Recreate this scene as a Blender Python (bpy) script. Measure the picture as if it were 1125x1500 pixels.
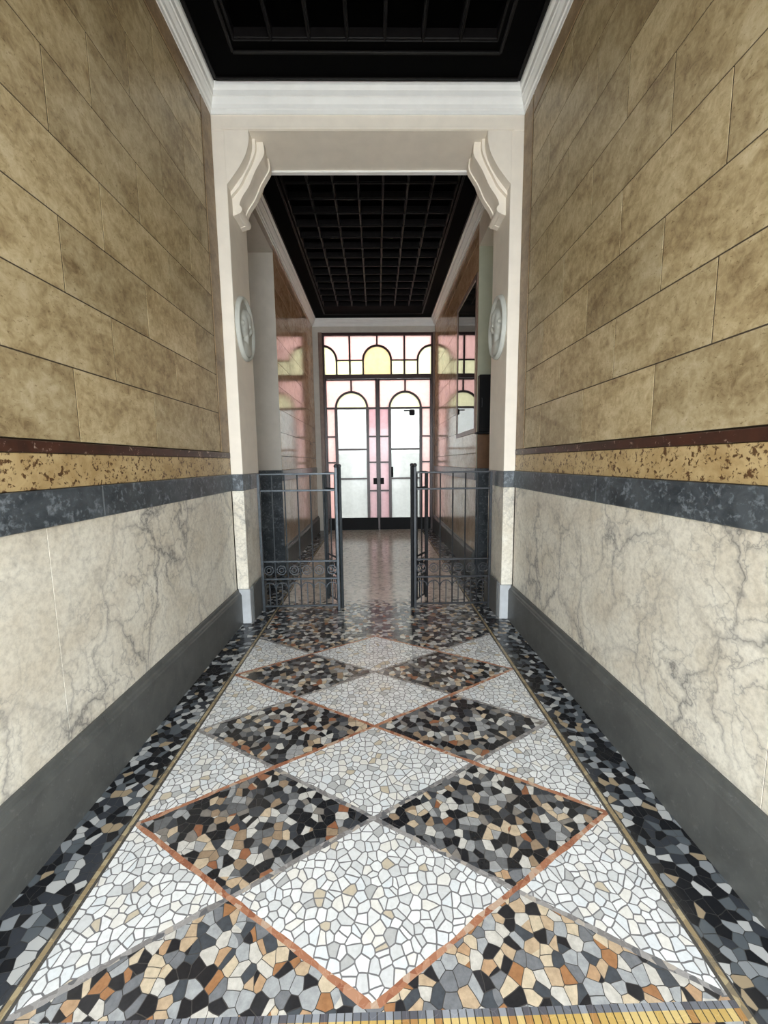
import bpy, bmesh, math, random
from mathutils import Matrix, Vector
random.seed(7)
S = bpy.context.scene
for o in list(bpy.data.objects):
    bpy.data.objects.remove(o, do_unlink=True)
COL = S.collection

# ------------------------------------------------------------------ camera
cd = bpy.data.cameras.new('camera')
cam = bpy.data.objects.new('camera', cd)
COL.objects.link(cam)
cd.sensor_fit = 'HORIZONTAL'
cd.sensor_width = 36.0
cd.lens = 36.0 * 593.2233 / 1125.0
cd.clip_start = 0.05
r_, u_, w_ = (0.99977, -0.01743, -0.0121), (0.01414, 0.12173, 0.99246), (0.01582, 0.99241, -0.12195)
cam.matrix_world = Matrix(((r_[0], u_[0], -w_[0], 0.0), (r_[1], u_[1], -w_[1], 0.0), (r_[2], u_[2], -w_[2], 1.5), (0, 0, 0, 1)))
S.camera = cam

# ------------------------------------------------------------------ light
wd = bpy.data.worlds.new('overcast_sky')
S.world = wd
wd.use_nodes = True
bg = wd.node_tree.nodes['Background']
bg.inputs[0].default_value = (0.90, 0.96, 1.0, 1)
bg.inputs[1].default_value = 8.0

XL, XR = -1.3235, 1.2664          # wall faces
YS, D1, DB, D2 = -1.6, 3.706, 4.203, 8.95   # entrance, portal front, portal back, glazed door
PL, PR = -1.217, 1.160            # inner faces of the portal pillars

pl = bpy.data.lights.new('entrance_daylight', 'AREA')    # portal: guides the sky's light through the open entrance
pl.shape = 'RECTANGLE'
pl.size = XR - XL
pl.size_y = 3.14
pl.cycles.is_portal = True
po = bpy.data.objects.new('entrance_daylight', pl)
po.location = ((XL + XR) / 2, YS - .31, 1.57)
po.rotation_euler = (math.radians(90), 0, 0)
COL.objects.link(po)

S.view_settings.view_transform = 'Standard'
S.view_settings.look = 'None'
S.view_settings.gamma = 1.0
S.view_settings.exposure = 1.05
S.view_settings.use_curve_mapping = False
S.cycles.use_denoising = True
S.cycles.max_bounces = 10
S.cycles.diffuse_bounces = 6
S.cycles.glossy_bounces = 4
S.cycles.transmission_bounces = 6
S.cycles.sample_clamp_indirect = 8.0

# ------------------------------------------------------------------ node helpers
def new_mat(name):
    m = bpy.data.materials.new(name)
    m.use_nodes = True
    nt = m.node_tree
    return m, nt, nt.nodes['Principled BSDF']

def N(nt, kind, ins=None, **attrs):
    n = nt.nodes.new(kind)
    for k, v in attrs.items():
        setattr(n, k, v)
    for k, v in (ins or {}).items():
        put(nt, n.inputs[k], v)
    return n

def put(nt, sock, v):
    if isinstance(v, bpy.types.NodeSocket):
        nt.links.new(v, sock)
    else:
        if hasattr(sock.default_value, '__len__') and not hasattr(v, '__len__'):
            v = (v,) * len(sock.default_value)
        if sock.type == 'RGBA' and len(v) == 3:
            v = (*v, 1)
        sock.default_value = v

def M(nt, op, a, b=0.0, c=None):
    n = nt.nodes.new('ShaderNodeMath')
    n.operation = op
    put(nt, n.inputs[0], a)
    put(nt, n.inputs[1], b)
    if c is not None:
        put(nt, n.inputs[2], c)
    return n.outputs[0]

def mix(nt, f, a, b, blend='MIX'):
    n = nt.nodes.new('ShaderNodeMix')
    n.data_type = 'RGBA'
    n.blend_type = blend
    put(nt, n.inputs['Factor'], f)
    put(nt, n.inputs[6], a)
    put(nt, n.inputs[7], b)
    return n.outputs[2]

def ramp(nt, f, stops, interp='LINEAR'):
    n = nt.nodes.new('ShaderNodeValToRGB')
    cr = n.color_ramp
    cr.interpolation = interp
    while len(cr.elements) < len(stops):
        cr.elements.new(0.5)
    for e, (p, c) in zip(cr.elements, stops):
        e.position = p
        e.color = (*c, 1) if len(c) == 3 else c
    put(nt, n.inputs[0], f)
    return n.outputs[0]

def coords(nt):
    return nt.nodes.new('ShaderNodeTexCoord').outputs['Object']

def mapped(nt, vec, scale=(1, 1, 1), rot=(0, 0, 0), loc=(0, 0, 0)):
    return N(nt, 'ShaderNodeMapping', {'Vector': vec, 'Scale': scale, 'Rotation': rot, 'Location': loc}).outputs[0]

def noise(nt, vec, scale, detail=4, rough=0.55, dist=0.0, out='Fac'):
    return N(nt, 'ShaderNodeTexNoise', {'Vector': vec, 'Scale': scale, 'Detail': detail, 'Roughness': rough, 'Distortion': dist}).outputs[out]

def bump(nt, h, strength=0.2, dist=0.01):
    return N(nt, 'ShaderNodeBump', {'Height': h, 'Strength': strength, 'Distance': dist}).outputs[0]

def simple(name, col, rough=0.5, metal=0.0, var=0.08, vscale=8.0, spec=0.5):
    m, nt, b = new_mat(name)
    f = noise(nt, coords(nt), vscale, 5)
    lo = tuple(c * (1 - var) for c in col)
    hi = tuple(min(1, c * (1 + var)) for c in col)
    put(nt, b.inputs['Base Color'], ramp(nt, f, [(0.3, lo), (0.7, hi)]))
    b.inputs['Roughness'].default_value = rough
    b.inputs['Metallic'].default_value = metal
    b.inputs['Specular IOR Level'].default_value = spec
    return m

# ------------------------------------------------------------------ materials
def stone_block_mat(name, cols, rough, spec=0.5):
    """travertine blocks: each block shifts the figure and the tone a little"""
    m, nt, b = new_mat(name)
    v = coords(nt)
    isl = nt.nodes.new('ShaderNodeNewGeometry').outputs['Random Per Island']
    off = N(nt, 'ShaderNodeVectorMath', {0: v, 1: N(nt, 'ShaderNodeCombineXYZ', {'X': M(nt, 'MULTIPLY', isl, 37), 'Y': M(nt, 'MULTIPLY', isl, 91), 'Z': M(nt, 'MULTIPLY', isl, 13)}).outputs[0]}, operation='ADD').outputs[0]
    big = noise(nt, mapped(nt, off, (1, 1.2, 2.2), (0.5, 0, 0)), 2.2, 5, 0.6, 0.8)
    fine = noise(nt, off, 24, 6, 0.7, 0.5)
    f = M(nt, 'ADD', M(nt, 'MULTIPLY', big, 0.52), M(nt, 'MULTIPLY', fine, 0.48))
    c = ramp(nt, f, [(0.36, cols[0]), (0.47, cols[1]), (0.545, cols[2]), (0.65, cols[3])])
    tone = M(nt, 'ADD', M(nt, 'MULTIPLY', isl, 0.24), 0.86)
    hsv = N(nt, 'ShaderNodeHueSaturation', {'Color': c, 'Value': tone, 'Fac': 1.0}).outputs[0]
    pits = noise(nt, mapped(nt, off, (1, 1, 2)), 55, 3, 0.6)
    pit = ramp(nt, pits, [(0.30, (0.55, 0.5, 0.42)), (0.38, (1, 1, 1))])
    c2 = mix(nt, 1.0, hsv, pit, 'MULTIPLY')
    put(nt, b.inputs['Base Color'], c2)
    b.inputs['Roughness'].default_value = rough
    b.inputs['Specular IOR Level'].default_value = spec
    put(nt, b.inputs['Normal'], bump(nt, f, 0.08, 0.01))
    return m

def veined_mat(name, base, base2, vein, rough=0.3, tilt=0.9, amount=0.75, spec=0.5):
    m, nt, b = new_mat(name)
    v = coords(nt)
    warp = noise(nt, v, 1.9, 6, 0.62, 0.0, 'Color')
    wv = N(nt, 'ShaderNodeVectorMath', {0: v, 1: N(nt, 'ShaderNodeVectorMath', {0: warp, 1: (0.62, 0.62, 0.62)}, operation='MULTIPLY').outputs[0]}, operation='ADD').outputs[0]
    rv = mapped(nt, wv, (1.0, 1.25, 0.75), (tilt, 0, 0))
    e1 = N(nt, 'ShaderNodeTexVoronoi', {'Vector': rv, 'Scale': 2.3}, feature='DISTANCE_TO_EDGE').outputs['Distance']
    e2 = N(nt, 'ShaderNodeTexVoronoi', {'Vector': rv, 'Scale': 6.5}, feature='DISTANCE_TO_EDGE').outputs['Distance']
    v1 = ramp(nt, e1, [(0.0, (1, 1, 1)), (0.018, (0.45,) * 3), (0.07, (0.0,) * 3)])
    v2 = ramp(nt, e2, [(0.0, (0.7,) * 3), (0.025, (0.22,) * 3), (0.10, (0.0,) * 3)])
    patch = ramp(nt, noise(nt, mapped(nt, v, (1, 1, 0.8), (tilt, 0, 0)), 1.7, 4, 0.6), [(0.38, (0,) * 3), (0.62, (1,) * 3)])
    vv = M(nt, 'MULTIPLY', M(nt, 'MAXIMUM', v1, v2), M(nt, 'ADD', M(nt, 'MULTIPLY', patch, 0.85), 0.15))
    cloud = ramp(nt, noise(nt, wv, 3.2, 6, 0.6, 0.4), [(0.35, base2), (0.6, base)])
    mot = ramp(nt, noise(nt, v, 34, 5, 0.75), [(0.3, (0.72, 0.71, 0.70)), (0.58, (1, 1, 1))])
    cl = mix(nt, 1.0, cloud, mot, 'MULTIPLY')
    put(nt, b.inputs['Base Color'], mix(nt, M(nt, 'MULTIPLY', vv, amount), cl, vein))
    b.inputs['Roughness'].default_value = rough
    b.inputs['Specular IOR Level'].default_value = spec
    return m

def speckle_mat(name, base, alt, speck, scale=40, amt=(0.36, 0.44), rough=0.35):
    m, nt, b = new_mat(name)
    v = coords(nt)
    c = ramp(nt, noise(nt, v, 7, 6, 0.65, 0.6), [(0.35, alt), (0.62, base)])
    s = noise(nt, v, scale, 5, 0.65, 0.4)
    s2 = noise(nt, v, scale * 0.35, 3, 0.5)
    f = ramp(nt, M(nt, 'ADD', M(nt, 'MULTIPLY', s, 0.7), M(nt, 'MULTIPLY', s2, 0.3)), [(amt[0], (1,) * 3), (amt[1], (0,) * 3)])
    put(nt, b.inputs['Base Color'], mix(nt, f, c, speck))
    b.inputs['Roughness'].default_value = rough
    return m

def floor_mat():
    """broken-marble mosaic: rhombus field, dark side bands, front border"""
    m, nt, b = new_mat('marble_mosaic')
    v = coords(nt)
    sep = N(nt, 'ShaderNodeSeparateXYZ', {0: v})
    x, y = sep.outputs[0], sep.outputs[1]
    wob = N(nt, 'ShaderNodeVectorMath', {0: noise(nt, v, 9, 2, 0.5, 0, 'Color'), 1: (0.02, 0.02, 0)}, operation='MULTIPLY').outputs[0]
    vv = N(nt, 'ShaderNodeVectorMath', {0: v, 1: wob}, operation='ADD').outputs[0]

    def stones(scale, seed):
        p = mapped(nt, vv, (1, 1, 0), (0, 0, 0), (seed, seed * 0.7, 0))
        a = N(nt, 'ShaderNodeTexVoronoi', {'Vector': p, 'Scale': scale, 'Randomness': 0.95}, voronoi_dimensions='2D')
        e = N(nt, 'ShaderNodeTexVoronoi', {'Vector': p, 'Scale': scale, 'Randomness': 0.95}, voronoi_dimensions='2D', feature='DISTANCE_TO_EDGE')
        s = N(nt, 'ShaderNodeSeparateColor', {0: a.outputs['Color']})
        return s.outputs[0], s.outputs[1], e.outputs['Distance']
    # lattice of rhombi, 1.0 m wide and 0.605 m long
    xp = M(nt, 'ADD', x, 0.035)
    yp = M(nt, 'DIVIDE', M(nt, 'SUBTRACT', y, 0.945), 0.605)
    wl = M(nt, 'MULTIPLY', M(nt, 'SUBTRACT', noise(nt, v, 5, 2), 0.5), 0.03)
    U = M(nt, 'ADD', M(nt, 'ADD', yp, xp), wl)
    V = M(nt, 'ADD', M(nt, 'SUBTRACT', yp, xp), wl)
    fu, fv = M(nt, 'FLOOR', U), M(nt, 'FLOOR', V)
    par = M(nt, 'FLOORED_MODULO', M(nt, 'ADD', fu, fv), 2.0)
    white = M(nt, 'LESS_THAN', par, 0.5)
    field = M(nt, 'MULTIPLY', M(nt, 'LESS_THAN', M(nt, 'ABSOLUTE', xp), 1.0), M(nt, 'MULTIPLY', M(nt, 'GREATER_THAN', yp, 0.0), M(nt, 'LESS_THAN', yp, 4.04)))
    w = M(nt, 'MULTIPLY', white, field)
    # light stones
    rw, rw2, ew = stones(29.0, 3.1)
    cw = ramp(nt, rw, [(0, (.76, .78, .80)), (.25, (.84, .86, .88)), (.5, (.66, .68, .70)), (.66, (.80, .79, .76)), (.80, (.74, .78, .82)), (.92, (.60, .53, .42)), (.955, (.50, .51, .52))], 'CONSTANT')
    stain = ramp(nt, noise(nt, v, 60, 4, 0.7), [(0.3, (0.88, 0.88, 0.87)), (0.6, (1, 1, 1))])
    cw = mix(nt, 1.0, cw, stain, 'MULTIPLY')
    gw = M(nt, 'LESS_THAN', ew, 0.065)
    cw = mix(nt, gw, cw, (.17, .17, .18))
    # dark and coloured stones; the share of warm stones drifts over the floor
    rd, rd2, ed = stones(27.0, 11.7)
    drift = M(nt, 'MULTIPLY', M(nt, 'SUBTRACT', noise(nt, v, 1.1, 2), 0.5), 0.55)
    rdd = M(nt, 'FRACT', M(nt, 'ADD', M(nt, 'ADD', rd, drift), 1.0))
    cdk = ramp(nt, rdd, [(0, (.018, .019, .022)), (.24, (.055, .06, .07)), (.38, (.15, .155, .165)), (.50, (.36, .37, .38)), (.62, (.62, .61, .58)), (.73, (.34, .25, .17)), (.79, (.58, .47, .34)), (.85, (.30, .13, .07)), (.88, (.022, .022, .026)), (.94, (.24, .22, .20))], 'CONSTANT')
    cwm = ramp(nt, rdd, [(0, (.022, .022, .026)), (.16, (.07, .08, .095)), (.26, (.20, .21, .23)), (.38, (.40, .42, .44)), (.52, (.62, .60, .56)), (.64, (.54, .41, .28)), (.73, (.64, .54, .40)), (.82, (.38, .19, .09)), (.88, (.03, .03, .035)), (.94, (.50, .33, .20))], 'CONSTANT')
    cdk = mix(nt, M(nt, 'LESS_THAN', y, 1.32), cdk, cwm)
    cdk = mix(nt, 1.0, cdk, ramp(nt, noise(nt, v, 45, 4, 0.7), [(0.3, (0.75,) * 3), (0.65, (1.05,) * 3)]), 'MULTIPLY')
    gd = M(nt, 'LESS_THAN', ed, 0.03)
    cdk = mix(nt, gd, cdk, (.045, .042, .04))
    cbk = ramp(nt, rd, [(0, (.58, .51, .44)), (.25, (.70, .62, .54)), (.5, (.62, .55, .47)), (.7, (.75, .68, .60)), (.88, (.44, .39, .33))], 'CONSTANT')  # paler stones past the portal: the door's reflection put into the colour
    far = N(nt, 'ShaderNodeMapRange', {'Value': M(nt, 'ADD', y, M(nt, 'MULTIPLY', rd2, .3)), 'From Min': 4.25, 'From Max': 4.45}).outputs[0]
    cdk = mix(nt, far, cdk, cbk)
    # side bands: mostly black and blue-grey
    csd = ramp(nt, rd2, [(0, (.012, .013, .016)), (.30, (.04, .045, .055)), (.46, (.10, .115, .13)), (.62, (.26, .28, .30)), (.76, (.48, .49, .49)), (.88, (.34, .27, .18)), (.93, (.02, .02, .022))], 'CONSTANT')
    csd = mix(nt, gd, csd, (.03, .03, .03))
    # rhombus outlines: rust-red and grey strips, by turns
    def dist_line(A):
        return M(nt, 'ABSOLUTE', M(nt, 'SUBTRACT', M(nt, 'FRACT', M(nt, 'ADD', A, 0.5)), 0.5))
    def even(A):
        return M(nt, 'LESS_THAN', M(nt, 'FLOORED_MODULO', M(nt, 'FLOOR', M(nt, 'ADD', A, 0.5)), 2.0), 0.5)
    rs, rs2, es = stones(42.0, 5.3)
    rust = ramp(nt, rs, [(0, (.38, .17, .10)), (.35, (.46, .25, .16)), (.6, (.30, .12, .07)), (.85, (.50, .36, .27))], 'CONSTANT')
    grey = ramp(nt, rs, [(0, (.22, .21, .21)), (.4, (.32, .31, .31)), (.7, (.14, .14, .15)), (.9, (.42, .38, .34))], 'CONSTANT')
    wid = M(nt, 'ADD', 0.004, M(nt, 'MULTIPLY', noise(nt, v, 7, 3), 0.030))
    lu = M(nt, 'LESS_THAN', dist_line(U), wid)
    lv = M(nt, 'LESS_THAN', dist_line(V), wid)
    line = M(nt, 'MULTIPLY', M(nt, 'MAXIMUM', lu, lv), field)
    isr = M(nt, 'MAXIMUM', M(nt, 'MULTIPLY', lu, even(U)), M(nt, 'MULTIPLY', lv, even(V)))
    lc = mix(nt, isr, grey, rust)
    inner = mix(nt, w, cdk, cw)
    inner = mix(nt, line, inner, lc)
    # the long edge strips
    ax = M(nt, 'ABSOLUTE', xp)
    side = M(nt, 'GREATER_THAN', ax, 1.0)
    c = mix(nt, side, inner, csd)
    def band(q, a, bb):
        return M(nt, 'MULTIPLY', M(nt, 'GREATER_THAN', q, a), M(nt, 'LESS_THAN', q, bb))
    tan = ramp(nt, rs2, [(0, (.30, .23, .13)), (.5, (.40, .33, .20)), (.8, (.22, .18, .12))], 'CONSTANT')
    ln = M(nt, 'LESS_THAN', y, 9.5)
    c = mix(nt, band(ax, 1.0, 1.012), c, (.07, .065, .06))
    c = mix(nt, band(ax, 1.012, 1.030), c, tan)
    c = mix(nt, band(ax, 1.030, 1.037), c, (.05, .05, .05))
    # front border: squared grey stones, then small yellow tesserae
    ty = M(nt, 'FRACT', M(nt, 'MULTIPLY', x, 45.0))
    tr = N(nt, 'ShaderNodeTexWhiteNoise', {'W': M(nt, 'FLOOR', M(nt, 'MULTIPLY', x, 45.0))}, noise_dimensions='1D').outputs['Value']
    gj = M(nt, 'LESS_THAN', ty, 0.14)
    greyt = ramp(nt, tr, [(0, (.15, .16, .19)), (.4, (.28, .30, .34)), (.75, (.10, .10, .12))], 'CONSTANT')
    yel = ramp(nt, tr, [(0, (.52, .36, .12)), (.4, (.62, .47, .20)), (.7, (.40, .22, .08))], 'CONSTANT')
    inx = M(nt, 'LESS_THAN', ax, 1.012)
    c = mix(nt, M(nt, 'MULTIPLY', inx, band(y, 0.921, 0.938)), c, mix(nt, gj, greyt, (.05, .05, .05)))
    c = mix(nt, M(nt, 'MULTIPLY', inx, band(y, 0.895, 0.921)), c, mix(nt, gj, yel, (.06, .05, .03)))
    put(nt, b.inputs['Base Color'], c)
    gr = M(nt, 'MULTIPLY', gd, M(nt, 'SUBTRACT', 1.0, w))
    gr = M(nt, 'MAXIMUM', gr, M(nt, 'MULTIPLY', gw, w))
    put(nt, b.inputs['Roughness'], M(nt, 'ADD', M(nt, 'MULTIPLY', gr, 0.35), M(nt, 'ADD', M(nt, 'MULTIPLY', noise(nt, v, 6, 3), 0.12), 0.12)))
    put(nt, b.inputs['Normal'], bump(nt, M(nt, 'SUBTRACT', 1.0, gr), 0.12, 0.004))
    return m

def pane_mat(name, col, clear=0.25, rough=0.35):
    """obscured coloured glass: scatters the daylight behind it, keeps a polished face"""
    m = bpy.data.materials.new(name)
    m.use_nodes = True
    nt = m.node_tree
    nt.nodes.clear()
    v = nt.nodes.new('ShaderNodeTexCoord').outputs['Object']
    cc = ramp(nt, noise(nt, v, 14, 4, 0.6), [(0.3, tuple(k * 0.88 for k in col)), (0.7, col)])
    tr = N(nt, 'ShaderNodeBsdfTranslucent', {'Color': cc})
    rf = N(nt, 'ShaderNodeBsdfRefraction', {'Color': cc, 'Roughness': rough, 'IOR': 1.01})
    gl = N(nt, 'ShaderNodeBsdfGlossy', {'Color': (1, 1, 1, 1), 'Roughness': 0.08})
    a = N(nt, 'ShaderNodeMixShader', {0: clear, 1: tr.outputs[0], 2: rf.outputs[0]})
    fr = N(nt, 'ShaderNodeFresnel', {'IOR': 1.35})
    c = N(nt, 'ShaderNodeMixShader', {0: fr.outputs[0], 1: a.outputs[0], 2: gl.outputs[0]})
    out = N(nt, 'ShaderNodeOutputMaterial', {0: c.outputs[0]})
    return m

TAN = [(.20, .135, .066), (.37, .283, .152), (.47, .378, .22), (.58, .49, .325)]
BRN = [(.28, .16, .085), (.43, .265, .145), (.53, .35, .21), (.60, .43, .28)]
MT = {
    'tan': stone_block_mat('travertine_blocks', TAN, 0.42),
    'brown': stone_block_mat('polished_brown_marble', BRN, 0.11, 0.17),
    'grout': simple('dark_joint', (.055, .038, .022), 0.9),
    'strip': stone_block_mat('travertine_border', [(.15, .09, .045), (.25, .165, .085), (.32, .22, .12), (.38, .28, .16)], 0.42),
    'cream_marble': veined_mat('veined_cream_marble', (.80, .765, .67), (.68, .625, .52), (.13, .125, .125), 0.33, amount=0.85),
    'far_marble': veined_mat('veined_beige_marble', (.62, .52, .41), (.48, .38, .28), (.16, .13, .11), 0.2),
    'red': speckle_mat('red_brown_marble', (.062, .022, .013), (.028, .011, .008), (.40, .30, .24), 34, (.36, .42)),
    'ochre': speckle_mat('ochre_breccia', (.52, .39, .20), (.38, .26, .115), (.10, .05, .02), 50, (.42, .47)),
    'dado': speckle_mat('blue_grey_marble', (.080, .092, .104), (.034, .041, .048), (.19, .215, .24), 36, (.36, .48), 0.28),
    'base': speckle_mat('dark_grey_stone', (.098, .102, .098), (.070, .073, .071), (.14, .14, .14), 60, (.30, .44), 0.45),
    'pale_base': simple('pale_grey_stone', (.46, .48, .50), 0.4, var=0.15),
    'paint': simple('cream_plaster', (.82, .755, .66), 0.6, var=0.04),
    'white': simple('white_plaster', (.84, .84, .82), 0.55, var=0.03),
    'grey_plaster': simple('greyish_plaster', (.58, .54, .48), 0.6, var=0.06),
    'green_lit_plaster': simple('plaster_with_green_light', (.40, .41, .31), 0.6, var=0.06),  # greenish light on the right jamb, put into the plaster's colour
    'wood': simple('black_stained_wood', (.0014, .0013, .0013), 0.6, var=0.3, vscale=20, spec=0.02),
    'wood_edge': simple('dark_wood_ribs', (.0075, .0065, .0065), 0.4, var=0.25, vscale=20, spec=0.14),
    'door_wood': simple('dark_red_brown_wood', (.040, .014, .013), 0.35, var=0.25, vscale=14),
    'casing': simple('brown_door_casing', (.20, .13, .10), 0.4, var=0.2, vscale=10),
    'iron': simple('black_wrought_iron', (.030, .032, .036), 0.42, 0.6, var=0.2, vscale=30),
    'iron_sheen': simple('iron_with_painted_sheen', (.062, .072, .082), 0.4, 0.6, var=0.25, vscale=30),  # same iron made lighter: bluish reflections on the left gate painted in
    'relief': simple('grey_stucco_relief', (.52, .53, .49), 0.6, var=0.06, vscale=18),
    'black': simple('black_enamel', (.005, .005, .006), 0.55, spec=0.2),
    'brown_wood': simple('brown_wood_panel', (.13, .065, .03), 0.4, var=0.25, vscale=12),
    'brass': simple('dull_brass', (.30, .22, .10), 0.35, 0.8),
    'paving': simple('pale_paving', (.55, .54, .52), 0.8, var=0.1, vscale=3),
    'garden_wall': simple('grey_rendered_wall', (.32, .33, .32), 0.8, var=0.15, vscale=2),
    'floor': floor_mat(),
    'g_white': pane_mat('obscured_white_glass', (.43, .43, .415), 0.5, 0.2),
    'g_pink': pane_mat('rose_glass', (.52, .392, .37), 0.2),
    'g_mauve': pane_mat('mauve_glass', (.40, .30, .305), 0.3),
    'g_yellow': pane_mat('amber_glass', (.49, .405, .285), 0.2),
    'g_pale': pane_mat('pale_yellow_glass', (.52, .50, .39), 0.2),
}
def mirror_glass():
    m, nt, b = new_mat('dark_window_glass')
    b.inputs['Base Color'].default_value = (.02, .02, .018, 1)
    b.inputs['Roughness'].default_value = 0.015
    b.inputs['IOR'].default_value = 2.6
    return m
MT['mirror'] = mirror_glass()

# ------------------------------------------------------------------ mesh helpers
class MB:
    def __init__(s):
        s.bm = bmesh.new()
        s.mi = 0

    def box(s, x0, x1, y0, y1, z0, z1, bev=0.0):
        g = bmesh.ops.create_cube(s.bm, size=1.0)
        vs = g['verts']
        for v in vs:
            v.co = Vector((x0 + (v.co.x + .5) * (x1 - x0), y0 + (v.co.y + .5) * (y1 - y0), z0 + (v.co.z + .5) * (z1 - z0)))
        fs = list({f for v in vs for f in v.link_faces})
        for f in fs:
            f.material_index = s.mi
        if bev:
            es = list({e for v in vs for e in v.link_edges})
            r = bmesh.ops.bevel(s.bm, geom=es, offset=bev, segments=1, affect='EDGES')
            for f in r['faces']:
                f.material_index = s.mi
        return s

    def prism(s, pts, axis, a, b):
        """closed outline pts (2D) pushed from a to b along axis: 'x' (y,z) 'y' (x,z) 'z' (x,y)"""
        def P(p, t):
            return {'x': (t, p[0], p[1]), 'y': (p[0], t, p[1]), 'z': (p[0], p[1], t)}[axis]
        A = [s.bm.verts.new(P(p, a)) for p in pts]
        B = [s.bm.verts.new(P(p, b)) for p in pts]
        n = len(pts)
        fs = [s.bm.faces.new(A), s.bm.faces.new(B[::-1])]
        for i in range(n):
            fs.append(s.bm.faces.new((A[i], A[(i + 1) % n], B[(i + 1) % n], B[i])))
        for f in fs:
            f.material_index = s.mi
        return s

    def strip(s, cols, y0, y1):
        """slab between lower and upper edge: cols = [(x, zlow, zhigh)]"""
        rings = []
        for x, a, b in cols:
            rings.append([s.bm.verts.new(c) for c in ((x, y0, a), (x, y0, b), (x, y1, b), (x, y1, a))])
        fs = [s.bm.faces.new(rings[0]), s.bm.faces.new(rings[-1][::-1])]
        for p, q in zip(rings, rings[1:]):
            for i in range(4):
                j = (i + 1) % 4
                fs.append(s.bm.faces.new((p[i], q[i], q[j], p[j])))
        for f in fs:
            f.material_index = s.mi
        return s

    def arc(s, cx, cz, r, w, y0, y1, a0=0.0, a1=180.0, n=20):
        """bent bar in the x-z plane"""
        R = []
        for i in range(n + 1):
            t = math.radians(a0 + (a1 - a0) * i / n)
            c, q = math.cos(t), math.sin(t)
            ri, ro = r - w / 2, r + w / 2
            R.append([s.bm.verts.new(k) for k in ((cx + ri * c, y0, cz + ri * q), (cx + ro * c, y0, cz + ro * q), (cx + ro * c, y1, cz + ro * q), (cx + ri * c, y1, cz + ri * q))])
        fs = [s.bm.faces.new(R[0]), s.bm.faces.new(R[-1][::-1])]
        for p, q in zip(R, R[1:]):
            for i in range(4):
                j = (i + 1) % 4
                fs.append(s.bm.faces.new((p[i], q[i], q[j], p[j])))
        for f in fs:
            f.material_index = s.mi
        return s

    def tube(s, pts, r, seg=8):
        rings = []
        P = [Vector(p) for p in pts]
        for i, p in enumerate(P):
            d = (P[min(i + 1, len(P) - 1)] - P[max(i - 1, 0)]).normalized()
            up = Vector((0, 0, 1)) if abs(d.z) < 0.9 else Vector((1, 0, 0))
            a = d.cross(up).normalized()
            b = d.cross(a).normalized()
            rings.append([s.bm.verts.new(p + r * (math.cos(2 * math.pi * k / seg) * a + math.sin(2 * math.pi * k / seg) * b)) for k in range(seg)])
        fs = [s.bm.faces.new(rings[0]), s.bm.faces.new(rings[-1][::-1])]
        for p, q in zip(rings, rings[1:]):
            for i in range(seg):
                j = (i + 1) % seg
                fs.append(s.bm.faces.new((p[i], q[i], q[j], p[j])))
        for f in fs:
            f.material_index = s.mi
        return s

    def ball(s, c, r, sz=1.0):
        g = bmesh.ops.create_uvsphere(s.bm, u_segments=12, v_segments=8, radius=r)
        for v in g['verts']:
            v.co = Vector((v.co.x + c[0], v.co.y + c[1], v.co.z * sz + c[2]))
        return s

    def build(s, name, mats, parent=None, smooth=False, xf=None):
        bmesh.ops.recalc_face_normals(s.bm, faces=s.bm.faces)
        me = bpy.data.meshes.new(name)
        if xf is not None:
            s.bm.transform(xf)
        s.bm.to_mesh(me)
        s.bm.free()
        for m in (mats if isinstance(mats, (list, tuple)) else [mats]):
            me.materials.append(MT[m])
        if smooth:
            for p in me.polygons:
                p.use_smooth = True
        o = bpy.data.objects.new(name, me)
        COL.objects.link(o)
        if parent is not None:
            o.parent = parent
            o.matrix_parent_inverse = parent.matrix_world.inverted()
        return o

def tag(o, label, cat, group=None, kind=None):
    o['label'] = label
    o['category'] = cat
    if group:
        o['group'] = group
    if kind:
        o['kind'] = kind
    return o

def struct(o, label, cat):
    return tag(o, label, cat, kind='structure')

def empty(name, loc=(0, 0, 0), rz=0.0):
    o = bpy.data.objects.new(name, None)
    o.location = loc
    o.rotation_euler = (0, 0, rz)
    o.matrix_world = Matrix.Translation(loc) @ Matrix.Rotation(rz, 4, 'Z')
    COL.objects.link(o)
    return o

# heights of the wall's courses
Z_BASE, Z_DB, Z_DT, Z_OT, Z_RT = 0.334, 1.257, 1.407, 1.551, 1.600
COR_N, CEIL_N = 4.335, 4.53       # cornice foot, ceiling edge in the front bay
COR_F, CEIL_F = 4.345, 4.50       # the same in the back bay
REC_L = (DB, 5.70, -1.72, 4.24)   # side opening on the left: y from, y to, depth, head
REC_R = (DB, 5.20, 1.66, 4.06)
YE = D2 + 0.16

# ------------------------------------------------------------------ floor
struct(MB().box(-1.75, 1.70, YS, YE, -0.12, 0.0).build('floor', 'floor'),
       'broken-marble mosaic floor with white and dark rhombi between dark side bands', 'floor')
struct(MB().box(-6, 6, YS - 6, YS - 0.002, -0.14, -0.02).build('pavement', 'paving'),
       'pale paving in front of the open entrance', 'pavement')
struct(MB().box(-6, 6, YE + 0.002, YE + 5.0, -0.14, -0.02).build('courtyard_ground', 'paving'),
       'pale paving of the courtyard beyond the glazed door', 'ground')
struct(MB().box(-6, 6, YE + 2.6, YE + 2.9, -0.02, 1.75).build('courtyard_wall', 'garden_wall'),
       'low grey courtyard wall beyond the glazed door', 'wall')

# ------------------------------------------------------------------ side walls
ROWS = [1.604, 1.927, 2.238, 2.545, 2.860, 3.180, 3.500, 3.820, 4.140]

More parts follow.
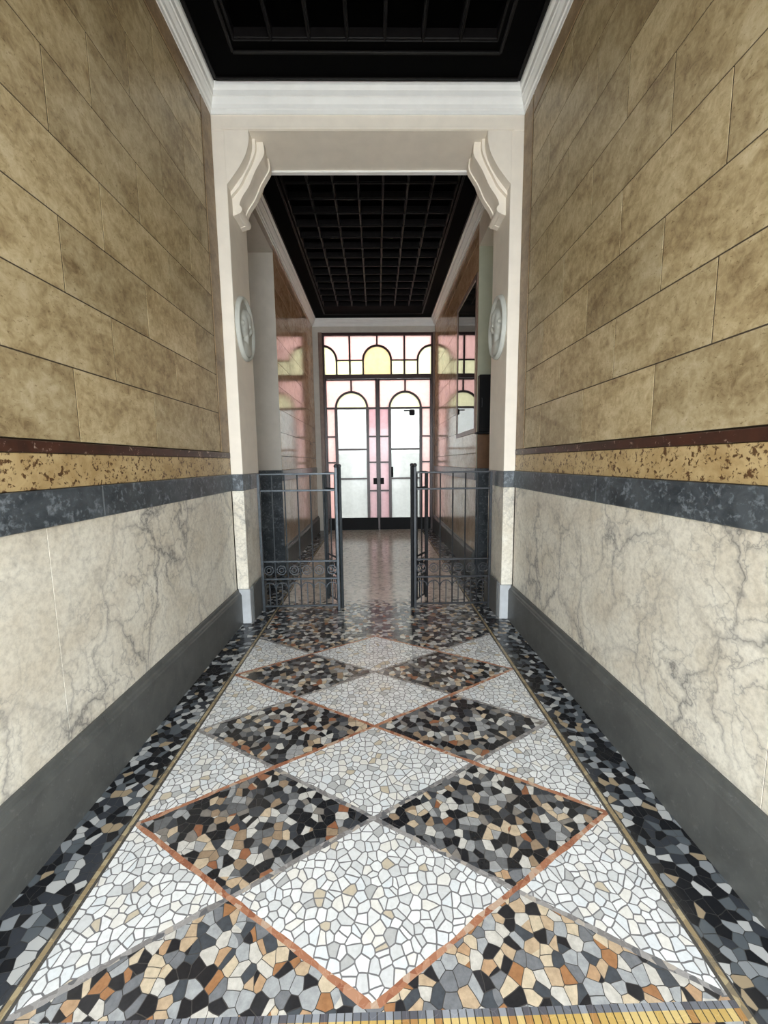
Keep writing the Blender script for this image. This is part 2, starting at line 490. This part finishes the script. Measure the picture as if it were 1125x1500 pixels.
def wall(side):
    sg = -1 if side == 'left' else 1
    X = XL if side == 'left' else XR
    rec = REC_L if side == 'left' else REC_R
    T = 0.02                                     # thickness of the facing
    def bx(mb, d0, d1, y0, y1, z0, z1, bev=0.0):
        """d0,d1: depths measured from the wall face outward (negative = into the hall)"""
        a, b = X + sg * d0, X + sg * d1
        mb.box(min(a, b), max(a, b), y0, y1, z0, z1, bev)
    back = MB()
    bx(back, T, 0.22, YS, DB + 0.001, 0, 4.75)                   # front bay core
    bx(back, T, 0.22, rec[1] + 0.001, YE, 0, 4.75)               # back bay core
    bx(back, 0.0022, T + 0.01, YS + .01, D1 - 0.02, Z_RT + .02, 4.30)   # joint filling just under the face
    bx(back, 0.0015, T + 0.01, YS + .01, D1 - 0.025, Z_BASE + .01, Z_DB - .01)
    w = back.build('wall_' + side, 'grout')
    struct(w, 'tall %s side wall faced in tan stone blocks above a veined marble base' % side, 'wall')
    # stone blocks
    mb = MB()
    off = {'left': (1.86, 2.16), 'right': (1.88, 1.57)}[side]
    ytop_edge = 3.50
    g = 0.0034
    z_end = 4.19
    for i, z0 in enumerate(ROWS):
        z1 = ROWS[i + 1] if i + 1 < len(ROWS) else z_end
        s0 = off[i % 2]
        cuts = sorted({round(s0 + k * 0.645, 4) for k in range(-8, 8)})
        cuts = [YS] + [c for c in cuts if YS + 0.05 < c < ytop_edge - 0.08] + [ytop_edge]
        for a, b in zip(cuts, cuts[1:]):
            bx(mb, 0, T, a + g, b - g, z0 + g, z1 - g)
    mb.build('stone_blocks', 'tan', w)
    mb = MB()                                                    # border along the cornice and the portal
    bx(mb, -0.004, T, YS, ytop_edge, z_end + 0.008, 4.40, 0.003)
    bx(mb, -0.004, T, ytop_edge + 0.012, D1 - 0.002, Z_RT + 0.002, 4.40, 0.003)
    mb.build('border_strip', 'strip', w)
    mb = MB(); bx(mb, -0.006, T, YS, D1 - 0.002, Z_OT + .002, Z_RT, 0.003); mb.build('red_band', 'red', w)
    mb = MB(); bx(mb, 0, T, YS, D1 - 0.002, Z_DT + .002, Z_OT, 0.002); mb.build('ochre_band', 'ochre', w)
    mb = MB()
    cuts = [YS, 0.42, 1.955 if side == 'left' else 2.3, D1 - 0.002]
    for a, b in zip(cuts, cuts[1:]):
        bx(mb, -0.012, T, a + .001, b - .001, Z_DB, Z_DT, 0.004)
    mb.build('dado_band', 'dado', w)
    mb = MB()
    cuts = [YS, 0.05, 1.62 if side == 'left' else 1.2, D1 - 0.018]
    for a, b in zip(cuts, cuts[1:]):
        bx(mb, 0, T, a + .0008, b - .0008, Z_BASE - 0.02, Z_DB - .001, 0.001)
    mb.build('marble_panel', 'cream_marble', w)
    # back bay
    y0, y1 = rec[1], D2
    mb = MB()
    gl = 0.0015
    for i, z0 in enumerate(ROWS):
        z1 = ROWS[i + 1] if i + 1 < len(ROWS) else 4.40
        cuts = [y0] + [y0 + 0.35 * (i % 2) + 0.8 * k for k in range(1, 5) if y0 + 0.35 * (i % 2) + 0.8 * k < y1 - .1] + [y1]
        for a, b in zip(cuts, cuts[1:]):
            bx(mb, 0, T, a + gl, b - gl, z0 + gl, z1 - gl, 0.0015)
    mb.build('polished_blocks', 'brown', w)
    mb = MB(); bx(mb, -0.012, T, y0, y1, Z_DB, Z_DT, 0.004); mb.build('dado_band', 'dado', w)
    mb = MB(); bx(mb, 0, T, y0, y1, Z_DT + .002, Z_RT, 0.002); mb.build('ochre_band', 'brown', w)
    mb = MB(); bx(mb, 0, T, y0, y1, Z_BASE - .02, Z_DB - .001, 0.001); mb.build('marble_panel', 'far_marble', w)
    # side opening behind the portal: far jamb, head, back
    xo = rec[2]
    mb = MB()
    lo, hi = sorted((X + sg * 0.22, xo + sg * 0.16))
    mb.box(lo, hi, rec[1] + 0.001, rec[1] + 0.16, Z_DT, 4.75)
    lo, hi = sorted((xo, xo + sg * 0.16))
    mb.box(lo, hi, DB - 0.16, rec[1] + 0.001, Z_DT, 4.75)
    lo, hi = sorted((X + sg * 0.22, xo))
    mb.box(lo, hi, DB - 0.16, DB, 0, 4.75)
    mb.build('side_opening_wall', 'grey_plaster', w)
    mb = MB()
    lo, hi = sorted((X, xo))
    mb.box(lo, hi, DB + .001, rec[1] + 0.001, rec[3], 4.75)
    mb.build('side_opening_head', 'paint' if side == 'right' else 'grey_plaster', w)
    mb = MB()
    lo, hi = sorted((X, X + sg * 0.22))
    mb.box(*sorted((X, xo)), rec[1] - 0.012, rec[1], Z_DT, rec[3] - 0.001)
    mb.build('side_opening_jamb', 'grey_plaster' if side == 'left' else 'green_lit_plaster', w)
    mb = MB()
    lo, hi = sorted((X, xo + sg * 0.16))
    mb.box(lo, hi, rec[1] - 0.03, rec[1] + 0.0005, 0, Z_DT, 0.003)
    lo, hi = sorted((xo - sg * 0.03, xo + sg * 0.16))
    mb.box(lo, hi, DB, rec[1] - 0.03, 0, Z_DT)
    mb.build('side_opening_dado', 'dado', w)
    # skirting with a moulded top
    prof = [(0, 0), (0.040, 0), (0.040, 0.282), (0.034, 0.288), (0.030, 0.300), (0.020, 0.308), (0.017, 0.326), (0.012, 0.334), (0, 0.334)]
    mb = MB()
    pr = [(X - sg * d, z) for d, z in prof]
    cuts = [YS, 0.2, 1.80, D1 - 0.001] if side == 'left' else [YS, 1.1, D1 - 0.001]
    for a, b in zip(cuts, cuts[1:]):
        mb.prism(pr, 'y', a + 0.0006, b - 0.0006)
    mb.prism(pr, 'y', rec[1] + 0.001, D2 - 0.001)
    struct(mb.build('baseboard_' + side, 'base'), 'dark grey stone skirting with moulded top along the %s wall' % side, 'baseboard')
    return w

wl, wr = wall('left'), wall('right')

# ------------------------------------------------------------------ end wall around the glazed door
FX0, FX1, FZ = -1.12, 1.225, 4.225
mb = MB()
mb.box(XL - 0.2, FX0 - 0.085, D2, YE, 0, 4.75)
mb.box(FX1 + 0.115, XR + 0.2, D2, YE, 0, 4.75) if FX1 + 0.115 < XR + 0.19 else None
mb.box(FX0 - 0.085, FX1 + 0.115, D2, YE, FZ, 4.75)
wb = mb.build('wall_back', 'grey_plaster')
struct(wb, 'narrow plaster end wall framing the stained glass door', 'wall')
mb = MB()
mb.box(FX0 - 0.085, FX0, D2 - 0.03, YE, 0, FZ + 0.0, 0.006)
mb.box(FX1, XR - 0.001, D2 - 0.03, YE, 0, FZ + 0.0, 0.006)
mb.build('door_casing', 'casing', wb)

mb = MB()
mb.box(XL - .2, XR + .2, YS - .3, YS - .002, 3.10, 4.75)  # out of view; head lowered to keep daylight off the upper walls
mb.box(XL - .2, XL + .12, YS - .3, YS - .002, 0, 3.10)
mb.box(XR - .12, XR + .2, YS - .3, YS - .002, 0, 3.10)
struct(mb.build('wall_front', 'paint'), 'unseen cream wall around the open street entrance, head set low to shade the upper walls', 'wall')

# ------------------------------------------------------------------ portal: pillars and lintel
def pillar(side):
    a, b = (XL, PL) if side == 'left' else (PR, XR)
    p = MB().box(a, b, D1, DB, Z_DT, 4.2216, 0.004).build('pillar_' + side, 'paint')
    struct(p, 'cream %s pillar of the inner portal with marble foot' % side, 'pillar')
    MB().box(a, b, D1, DB, Z_DB, Z_DT, 0.004).build('dado_band', 'dado', p)
    MB().box(a, b, D1, DB, Z_BASE, Z_DB, 0.004).build('marble_shaft', 'cream_marble', p)
    e = 0.012
    MB().box(a - (e if side == 'right' else 0), b + (e if side == 'left' else 0), D1 - e, DB + e, 0, Z_BASE, 0.006).build('plinth', 'pale_base', p)
    # reveal facing the passage keeps its darker stone foot
    x0, x1 = (PL + e, PL + e + 0.012) if side == 'left' else (PR - e - 0.012, PR - e)
    MB().box(x0, x1, D1 + 0.06, DB + e, 0, Z_BASE + 0.02, 0.003).build('plinth_facing', 'base', p)
    return p
pillar('left'); pillar('right')
mb = MB()
mb.box(XL, XR, D1, DB, 4.2216, 4.62, 0.004)
lin = mb.build('lintel', 'paint')
struct(lin, 'cream lintel beam carried by the two portal pillars', 'lintel')
MB().box(PL + 0.2, PR - 0.2, DB - 0.04, DB + 0.006, 4.204, 4.2216, 0.004).build('back_bead', 'white', lin)
MB().box(XL + .09, XR - .09, D1 - 0.012, D1, 4.222, 4.245, 0.003).build('front_bead', 'paint', lin)

# ------------------------------------------------------------------ cornices
CP = [(0, 0), (.010, 0), (.012, .028), (.022, .034), (.026, .060), (.040, .085), (.044, .098), (.052, .102), (.054, .140), (.062, .150), (.070, .165), (.070, .195), (0, .195)]
def cornice(name, x0, x1, ya, yb, z0, z1, label, k=1.0):
    mb = MB()
    rows = []
    for d, h in CP:
        z = z0 + h / .195 * (z1 - z0)
        d *= k
        rows.append([mb.bm.verts.new(c) for c in ((x0 + d, ya, z), (x0 + d, yb - d, z), (x1 - d, yb - d, z), (x1 - d, ya, z))])
    n = len(rows)
    for i in range(n):
        p, q = rows[i], rows[(i + 1) % n]
        for j in range(3):
            mb.bm.faces.new((p[j], p[j + 1], q[j + 1], q[j]))
    mb.bm.faces.new([r[0] for r in rows]); mb.bm.faces.new([r[3] for r in rows][::-1])
    return struct(mb.build(name, 'white'), label, 'cornice')
cornice('trim_1', XL, XR, YS, D1, COR_N, CEIL_N, 'white moulded cornice under the black ceiling of the front bay')
cornice('trim_2', XL, XR, DB, D2, COR_F, CEIL_F, 'white moulded cornice around the ceiling of the back bay', 1.3)

# ------------------------------------------------------------------ coffered ceilings
def ceiling(name, x0, x1, y0, y1, zc, gx, gy, label):
    top = MB().box(x0 - .25, x1 + .25, y0, y1, zc + 0.085, zc + 0.16).build(name, 'wood')
    struct(top, label, 'ceiling')
    bd = MB()                                    # flat border boards around the coffers
    bd.box(x0, gx[0], y0, y1, zc, zc + .085)
    bd.box(gx[-1], x1, y0, y1, zc, zc + .085)
    bd.box(gx[0], gx[-1], gy[-1], y1, zc, zc + .085)
    if gy[0] > y0 + .01:
        bd.box(gx[0], gx[-1], y0, gy[0], zc, zc + .085)
    bd.build('border_boards', 'wood', top)
    w = 0.013
    rb = MB()
    for x in gx:
        rb.box(x - w, x + w, gy[0], gy[-1], zc + 0.012, zc + .085, 0.004)
        rb.box(x - w * .45, x + w * .45, gy[0], gy[-1], zc, zc + .02, 0.003)
    for y in gy:
        rb.box(gx[0], gx[-1], y - w, y + w, zc + 0.014, zc + .083, 0.004)
        rb.box(gx[0], gx[-1], y - w * .45, y + w * .45, zc + .001, zc + .021, 0.003)
    rb.build('coffer_ribs', 'wood_edge', top)
    ml = MB()
    o = 0.11
    for d in (0.09, 0.30):
        ml.box(x0 + d, x1 - d, y1 - d - .012, y1 - d + .012, zc - .014, zc + .003, 0.004)
        ml.box(x0 + d - .012, x0 + d + .012, y0, y1 - d, zc - .0135, zc + .003, 0.004)
        ml.box(x1 - d - .012, x1 - d + .012, y0, y1 - d, zc - .0135, zc + .003, 0.004)
    ml.build('border_moulding', 'wood_edge', top)
gx = [-0.035 - .1375 + .275 * (k - 2.5) for k in range(7)]
gx = [-0.035 + .275 * (k - 3) for k in range(7)]
ceiling('ceiling', XL, XR, YS, D1, CEIL_N, [-.035 + .275 * (k - 3.5) for k in range(8)], [3.335 - .275 * k for k in range(17, -1, -1)],
        'black coffered timber ceiling of the front bay')
ceiling('ceiling.001', XL, XR, DB, D2, CEIL_F, [-.7125 - .2745 + .2745 * k for k in range(8)], [4.535 + .267 * k for k in range(15)],
        'black timber ceiling with square coffers in the back bay')

# ------------------------------------------------------------------ corbels
def catmull(P, n=6):
    out = []
    for i in range(len(P) - 1):
        p0, p1, p2, p3 = P[max(i - 1, 0)], P[i], P[i + 1], P[min(i + 2, len(P) - 1)]
        for k in range(n):
            t = k / n
            out.append(tuple(0.5 * ((2 * b) + (-a + c) * t + (2 * a - 5 * b + 4 * c - d) * t * t + (-a + 3 * b - 3 * c + d) * t ** 3) for a, b, c, d in zip(p0, p1, p2, p3)))
    out.append(P[-1])
    return out
def corbel(side):
    X, sg = (PL, 1) if side == 'left' else (PR, -1)
    zt = 4.2205
    root = empty('corbel', (X, (D1 + DB) / 2, 3.62))
    tag(root, 'cream scroll corbel under the lintel on the %s pillar' % side, 'corbel', 'scroll corbels of the portal')
    def prof(pts):
        return [(X, zt)] + [(X + sg * a, z) for a, z in catmull(pts)] + [(X, pts[-1][1])]
    P1 = [(.200, zt), (.200, 4.145), (.172, 4.050), (.118, 3.955), (.060, 3.880), (.004, 3.815)]
    P2 = [(.285, zt), (.290, 4.130), (.250, 4.060), (.205, 3.990), (.150, 3.880), (.085, 3.790), (.060, 3.730), (.075, 3.690), (.055, 3.660), (.004, 3.640)]
    P3 = [(.225, zt), (.225, 4.14), (.190, 4.05), (.135, 3.955), (.080, 3.86), (.004, 3.78)]
    MB().prism(prof(P1), 'y', D1 - 0.006, D1 + 0.085).build('front_plate', 'paint', root)
    MB().prism(prof(P3), 'y', D1 + 0.085, DB - 0.10).build('core', 'paint', root)
    sc = MB()
    sc.prism(prof(P2), 'y', D1 + 0.12, D1 + 0.17)
    sc.prism(prof([(a - .012, z + .0) for a, z in P2[:-1]] + [(.004, 3.645)]), 'y', D1 + 0.17, DB - 0.19)
    sc.prism(prof(P2), 'y', DB - 0.19, DB - 0.13)
    sc.build('scroll', 'paint', root)
    MB().prism(prof(P1), 'y', DB - 0.10, DB - 0.002).build('back_plate', 'paint', root)
    lf = MB()                                     # small scroll roll at the foot
    c = []
    for k in range(15):
        t = 2 * math.pi * k / 14
        c.append((X + sg * (.048 + .032 * math.cos(t)), 3.69 + .034 * math.sin(t)))
    lf.prism(c[:-1], 'y', D1 + 0.115, DB - 0.125)
    lf.build('foot_roll', 'paint', root)
corbel('left'); corbel('right')

# ------------------------------------------------------------------ relief medallions
def medallion(side):
    X, sg = (PL, 1) if side == 'left' else (PR, -1)
    yc, zc, ry, rz = 3.955, 2.735, 0.235, 0.282
    root = empty('medallion', (X, yc, zc - rz))
    tag(root, 'oval grey portrait relief on the inner face of the %s pillar' % side, 'medallion', 'portrait medallions of the portal')
    def g(a, b, ca, cb, sa, sb, h):
        q = ((a - ca) / sa) ** 2 + ((b - cb) / sb) ** 2
        return h * math.sqrt(max(0, 1 - q))
    f = 1
    def height(u, v):
        """u toward the entrance, v up, both -1..1 on the oval"""
        h = 0.014
        hd = max(g(u, v, .02, .18, .36, .40, .040), g(u, v, .14, .10, .30, .40, .040), g(u, v, .42, .10, .10, .10, .030),
                 g(u, v, .30, -.06, .12, .13, .030), g(u, v, .02, -.30, .20, .42, .034), g(u, v, -.04, -.62, .50, .26, .034),
                 g(u, v, -.14, .30, .36, .34, .050), g(u, v, -.34, .08, .20, .22, .044), g(u, v, -.06, .08, .08, .11, .050))
        return h + hd
    bm = MB()
    nr, na = 26, 64
    grid = []
    for i in range(nr + 1):
        rr = 0.86 * i / nr
        ring = []
        for k in range(na):
            t = 2 * math.pi * k / na
            u, v = rr * math.cos(t), rr * math.sin(t)
            ring.append(bm.bm.verts.new((X + sg * height(u, v), yc - u * ry, zc + v * rz)))
        grid.append(ring)
    for p, q in zip(grid, grid[1:]):
        for k in range(na):
            j = (k + 1) % na
            bm.bm.faces.new((p[k], q[k], q[j], p[j]))
    wall_ring = [bm.bm.verts.new((X, v.co.y, v.co.z)) for v in grid[-1]]
    for k in range(na):
        j = (k + 1) % na
        bm.bm.faces.new((grid[-1][k], wall_ring[k], wall_ring[j], grid[-1][j]))
    bmesh.ops.remove_doubles(bm.bm, verts=grid[0], dist=1e-6)
    bm.build('portrait_relief', 'relief', root, smooth=True)
    fr = MB()
    prof = [(0, .84), (.022, .845), (.026, .87), (.036, .90), (.040, .935), (.034, .965), (.024, .985), (.010, 1.0), (0, 1.0)]
    rings = []
    for k in range(na):
        t = 2 * math.pi * k / na
        rings.append([fr.bm.verts.new((X + sg * d, yc - math.cos(t) * ry * q, zc + math.sin(t) * rz * q)) for d, q in prof])
    for k in range(na):
        p, q = rings[k], rings[(k + 1) % na]
        for i in range(len(prof)):
            j = (i + 1) % len(prof)
            fr.bm.faces.new((p[i], p[j], q[j], q[i]))
    fr.build('frame', 'relief', root, smooth=True)
medallion('left'); medallion('right')

# ------------------------------------------------------------------ glazed door with fanlight
door = empty('door_1', (0.05, D2 + .05, 0))
struct(door, 'dark-framed stained glass double door with arched fanlight at the far end', 'door')
YA, YB = D2 + 0.03, D2 + 0.085          # timber
GA, GB = D2 + 0.055, D2 + 0.061         # glass
XC = 0.035
mb = MB()
mb.box(FX0, FX0 + 0.035, YA - .02, YB + .02, 0, FZ)
mb.box(FX1 - 0.035, FX1, YA - .02, YB + .02, 0, FZ)
mb.box(FX0 + .035, FX1 - .035, YA - .02, YB + .02, 4.165, FZ)
mb.box(FX0 + .035, FX1 - .035, YA - .02, YB + .02, 3.283, 3.373, 0.006)
mb.build('frame', 'door_wood', door)
# fanlight
def half(r, d):
    return math.sqrt(max(0.0, r * r - d * d))
T0, T1, SP, RA = 3.373, 4.165, 3.668, 0.300
fan = MB()
b = 0.026
for c in (XC - 1.168, XC, XC + 1.168):
    fan.arc(c, SP, RA, .042, YA, YB, *( (0, 90) if c < -1 else (90, 180) if c > 1 else (0, 180)))
    for s in (-1, 1):
        x = c + s * RA
        if FX0 < x < FX1:
            fan.box(x - b / 2 - .003, x + b / 2 + .003, YA, YB, T0, SP)
for x in (XC - .584, XC + .584):
    fan.box(x - .018, x + .018, YA, YB, T0, T1)
    fan.box(x - .284 + .015, x - .018, YA, YB, SP - .013, SP + .013)
    fan.box(x + .018, x + .284 - .015, YA, YB, SP - .013, SP + .013)
fan.box(XC - .016, XC + .016, YA, YB, SP + RA + .017, T1)
fano = fan.build('fanlight_bars', 'door_wood', door)
X0, X1 = FX0 + .035, FX1 - .035
def cols(xa, xb, fn, n=40):
    return [(xa + (xb - xa) * i / n, *fn(xa + (xb - xa) * i / n)) for i in range(n + 1)]
def archtop(x):
    return SP + max(half(RA, x - c) for c in (XC - 1.168, XC, XC + 1.168))
g = MB()
g.strip(cols(X0, X1, lambda x: (archtop(x), T1), 120), GA, GB)
g.build('rose_glass', 'g_pink', fano)
g = MB()
g.strip(cols(XC - RA, XC + RA, lambda x: (T0, SP + half(RA, x - XC))), GA, GB)
g.build('amber_glass', 'g_yellow', fano)
g = MB()
for xa, xb in ((XC - 1.168 + RA, XC - RA), (XC + RA, XC + 1.168 - RA)):
    g.box(xa, xb, GA, GB, T0, SP)
for xa, xb, c in ((X0, XC - 1.168 + RA, XC - 1.168), (XC + 1.168 - RA, X1, XC + 1.168)):
    g.strip(cols(xa, xb, lambda x: (T0, SP + half(RA, x - c)), 20), GA, GB)
g.build('pale_yellow_glass', 'g_pale', fano)

def leaf(side):
    if side == 'left':
        a, bb = FX0 + .037, XC - .002
        c = -.531
    else:
        a, bb = XC + .002, FX1 - .037
        c = .631
    r, sp, z0, z1 = .340, 2.668, .265, 3.280
    root = empty('door_leaf', (a if side == 'left' else bb, YA, 0))
    root.parent = door
    root.matrix_parent_inverse = door.matrix_world.inverted()
    m_ = MB()
    st = .045
    m_.box(a, a + (.02 if side == 'left' else st), YA, YB, .012, z1)
    m_.box(bb - (st if side == 'left' else .02), bb, YA, YB, .012, z1)
    m_.box(a, bb, YA, YB, z1 - .03, z1 - .001)
    for s in (-1, 1):
        m_.box(c + s * r - .031, c + s * r + .031, YA, YB, z0, sp)
    m_.arc(c, sp, r, .044, YA, YB)
    m_.box(c - .017, c + .017, YA, YB, sp + r + .015, z1 - .03)
    m_.box(a, bb, YA + .002, YB - .002, sp - .02, sp + .02)
    for z in (1.785, 1.145):
        m_.box(c - r + .026, c + r - .026, YA + .002, YB - .002, z - .018, z + .018)
    for z in (2.062, 1.503, .875):
        for xa, xb in ((a, c - r - .026), (c + r + .026, bb)):
            if z < 1 and ((side == 'left') != (xa > c)):
                continue
            m_.box(xa, xb, YA + .002, YB - .002, z - .016, z + .016)
    if side == 'left':                            # cover strip over the meeting stiles
        m_.box(XC - .024, XC + .024, YA - .014, YA - .001, .012, z1 - .001, 0.004)
    m_.build('leaf_frame', 'door_wood', root)
    MB().box(a, bb, YA - .012, YB, .003, z0 + .004, 0.002).build('kick_board', 'black', root)
    g = MB()
    g.strip(cols(a + .01, bb - .01, lambda x: (sp + half(r, x - c), z1 - .02), 60), GA, GB)
    outer, inner = ((a + .01, c - r), (c + r, bb - .01))[::1 if side == 'left' else -1]
    g.box(*outer, GA, GB, z0, sp)
    g.build('rose_glass', 'g_pink', root)
    g = MB(); g.box(*inner, GA, GB, z0, sp); g.build('mauve_glass', 'g_mauve', root)
    g = MB(); g.strip(cols(c - r, c + r, lambda x: (sp, sp + half(r, x - c))), GA, GB); g.build('pale_yellow_glass', 'g_pale', root)
    g = MB(); g.box(c - r, c + r, GA, GB, z0, sp); g.build('obscured_glass', 'g_white', root)
    xk = bb - .075 if side == 'left' else a + .075
    MB().box(xk - .04, xk + .04, YA - .04, YA, 1.02, 1.16, 0.006).build('lock_box', 'black', root)
    if side == 'right':
        xh = c - r + .045
        h = MB()
        h.box(xh - .022, xh + .022, YA - .014, YA, 1.17, 1.40, 0.004)
        h.tube([(xh, YA - .01, 1.20), (xh, YA - .06, 1.22), (xh, YA - .06, 1.35), (xh, YA - .01, 1.37)], .012)
        h.build('pull_handle', 'black', root)
        k = MB()
        k.box(.715, .835, YA - .06, YA, 2.50, 2.625, 0.02)
        k.box(.60, .75, YA - .03, YA, 2.59, 2.615, 0.004)
        k.build('door_closer', 'black', root)
leaf('left'); leaf('right')

# ------------------------------------------------------------------ porter's window on the right wall
win = empty('window_1', (XR, 5.85, 1.92))
struct(win, 'dark reflecting porter window set in the right wall of the back bay', 'window')
MB().box(XR - .006, XR + .004, 5.29, 6.40, 1.92, 3.72).build('pane', 'mirror', win)
mb = MB()
for y0, y1, z0, z1 in ((5.22, 5.29, 1.86, 3.78), (6.40, 6.47, 1.86, 3.78), (5.29, 6.40, 1.86, 1.92), (5.29, 6.40, 3.72, 3.78)):
    mb.box(XR - .014, XR + .006, y0, y1, z0, z1, 0.003)
mb.build('frame', 'casing', win)

# ------------------------------------------------------------------ wall box and board in the right side opening
yj = REC_R[1] - 0.012
root = empty('wall_box', (1.36, yj, 1.86))
tag(root, 'black wall box on the jamb of the right side opening behind the portal', 'box')
MB().box(1.272, 1.47, yj - .10, yj, 1.86, 2.55, 0.006).build('case', 'black', root)
MB().box(1.29, 1.452, yj - .107, yj - .099, 1.90, 2.51, 0.003).build('lid', 'black', root)
MB().tube([(1.30, yj - .107, 2.16), (1.30, yj - .122, 2.18), (1.30, yj - .122, 2.25), (1.30, yj - .107, 2.27)], .006).build('handle', 'iron', root)
MB().box(1.24, 1.48, yj - .12, yj, 1.835, 1.86, 0.004).build('shelf_edge', 'black', root)
tag(MB().box(1.272, 1.48, yj - .03, yj, Z_DT + .001, 1.834, 0.004).build('wood_panel', 'brown_wood'),
    'brown wooden panel on the jamb below the black wall box', 'panel')

# ------------------------------------------------------------------ iron gates
YG = 4.022
def iron_field(mb, L, z_rails, n, rb, tall):
    """bars, arches and pickets of a gate lying along +x from 0 to L"""
    pitch = L / n
    for k in range(1, n):
        mb.tube([(k * pitch, 0, z_rails[0]), (k * pitch, 0, z_rails[-1])], rb, 6)

def gate(name, loc, rz, L, n, label, group, mat, tall_end, cat='gate'):
    root = empty(name, loc, rz)
    tag(root, label, cat, group)
    zr = (0.05, 0.334, 0.516, 1.232, 1.395)
    xf = root.matrix_world.copy()
    pr = 0.014
    for x, tall in ((0.0, tall_end == 0), (L, tall_end == 1)):
        p = MB()
        p.box(x - pr, x + pr, -pr, pr, 0.0, 1.455 if tall else 1.40, 0.003)
        if tall:
            p.ball((x, 0, 1.468), 0.021)
        p.build('post', mat, root, xf=xf)
    for z in zr:
        p = MB()
        p.box(pr, L - pr, -.007, .007, z - .009, z + .009, 0.002)
        p.build('rail', mat, root, xf=xf)
    pitch = L / n
    for k in range(1, n):
        MB().tube([(k * pitch, 0, .05), (k * pitch, 0, 1.395)], .0075, 6).build('bar', mat, root, xf=xf)
    sc = MB()
    for k in range(n):
        c = (k + .5) * pitch
        r = pitch * .5 - .004
        sc.arc(c, .235, r, .009, -.005, .005, 0, 180, 14)
        sc.box(c - .0045, c + .0045, -.005, .005, .05, .235 + r)
        sc.arc(c, .425, .045, .008, -.005, .005, 0, 360, 20)
        sc.arc(c, .425 + .3 - .3, .022, .007, -.004, .004, 0, 360, 14)
    sc.build('scrollwork', mat, root, xf=xf)
    return root
gate('iron_gate', (PL + .045, YG, 0), 0, .765, 6, 'fixed iron gate panel standing against the left pillar', 'fixed iron gate panels', 'iron_sheen', 1)
gate('iron_gate', (.375, YG, 0), 0, .757, 6, 'fixed iron gate panel standing against the right pillar', 'fixed iron gate panels', 'iron', 0)
a = math.radians(120)
gate('gate_leaf', (-.378, YG + .045, 0), a, .36, 3, 'open narrow iron gate leaf folded back behind the left gate panel', 'open iron gate leaves', 'iron_sheen', 0)
gate('gate_leaf', (.350, YG + .045, 0), math.radians(60), .36, 3, 'open narrow iron gate leaf folded back behind the right gate panel', 'open iron gate leaves', 'iron', 0)
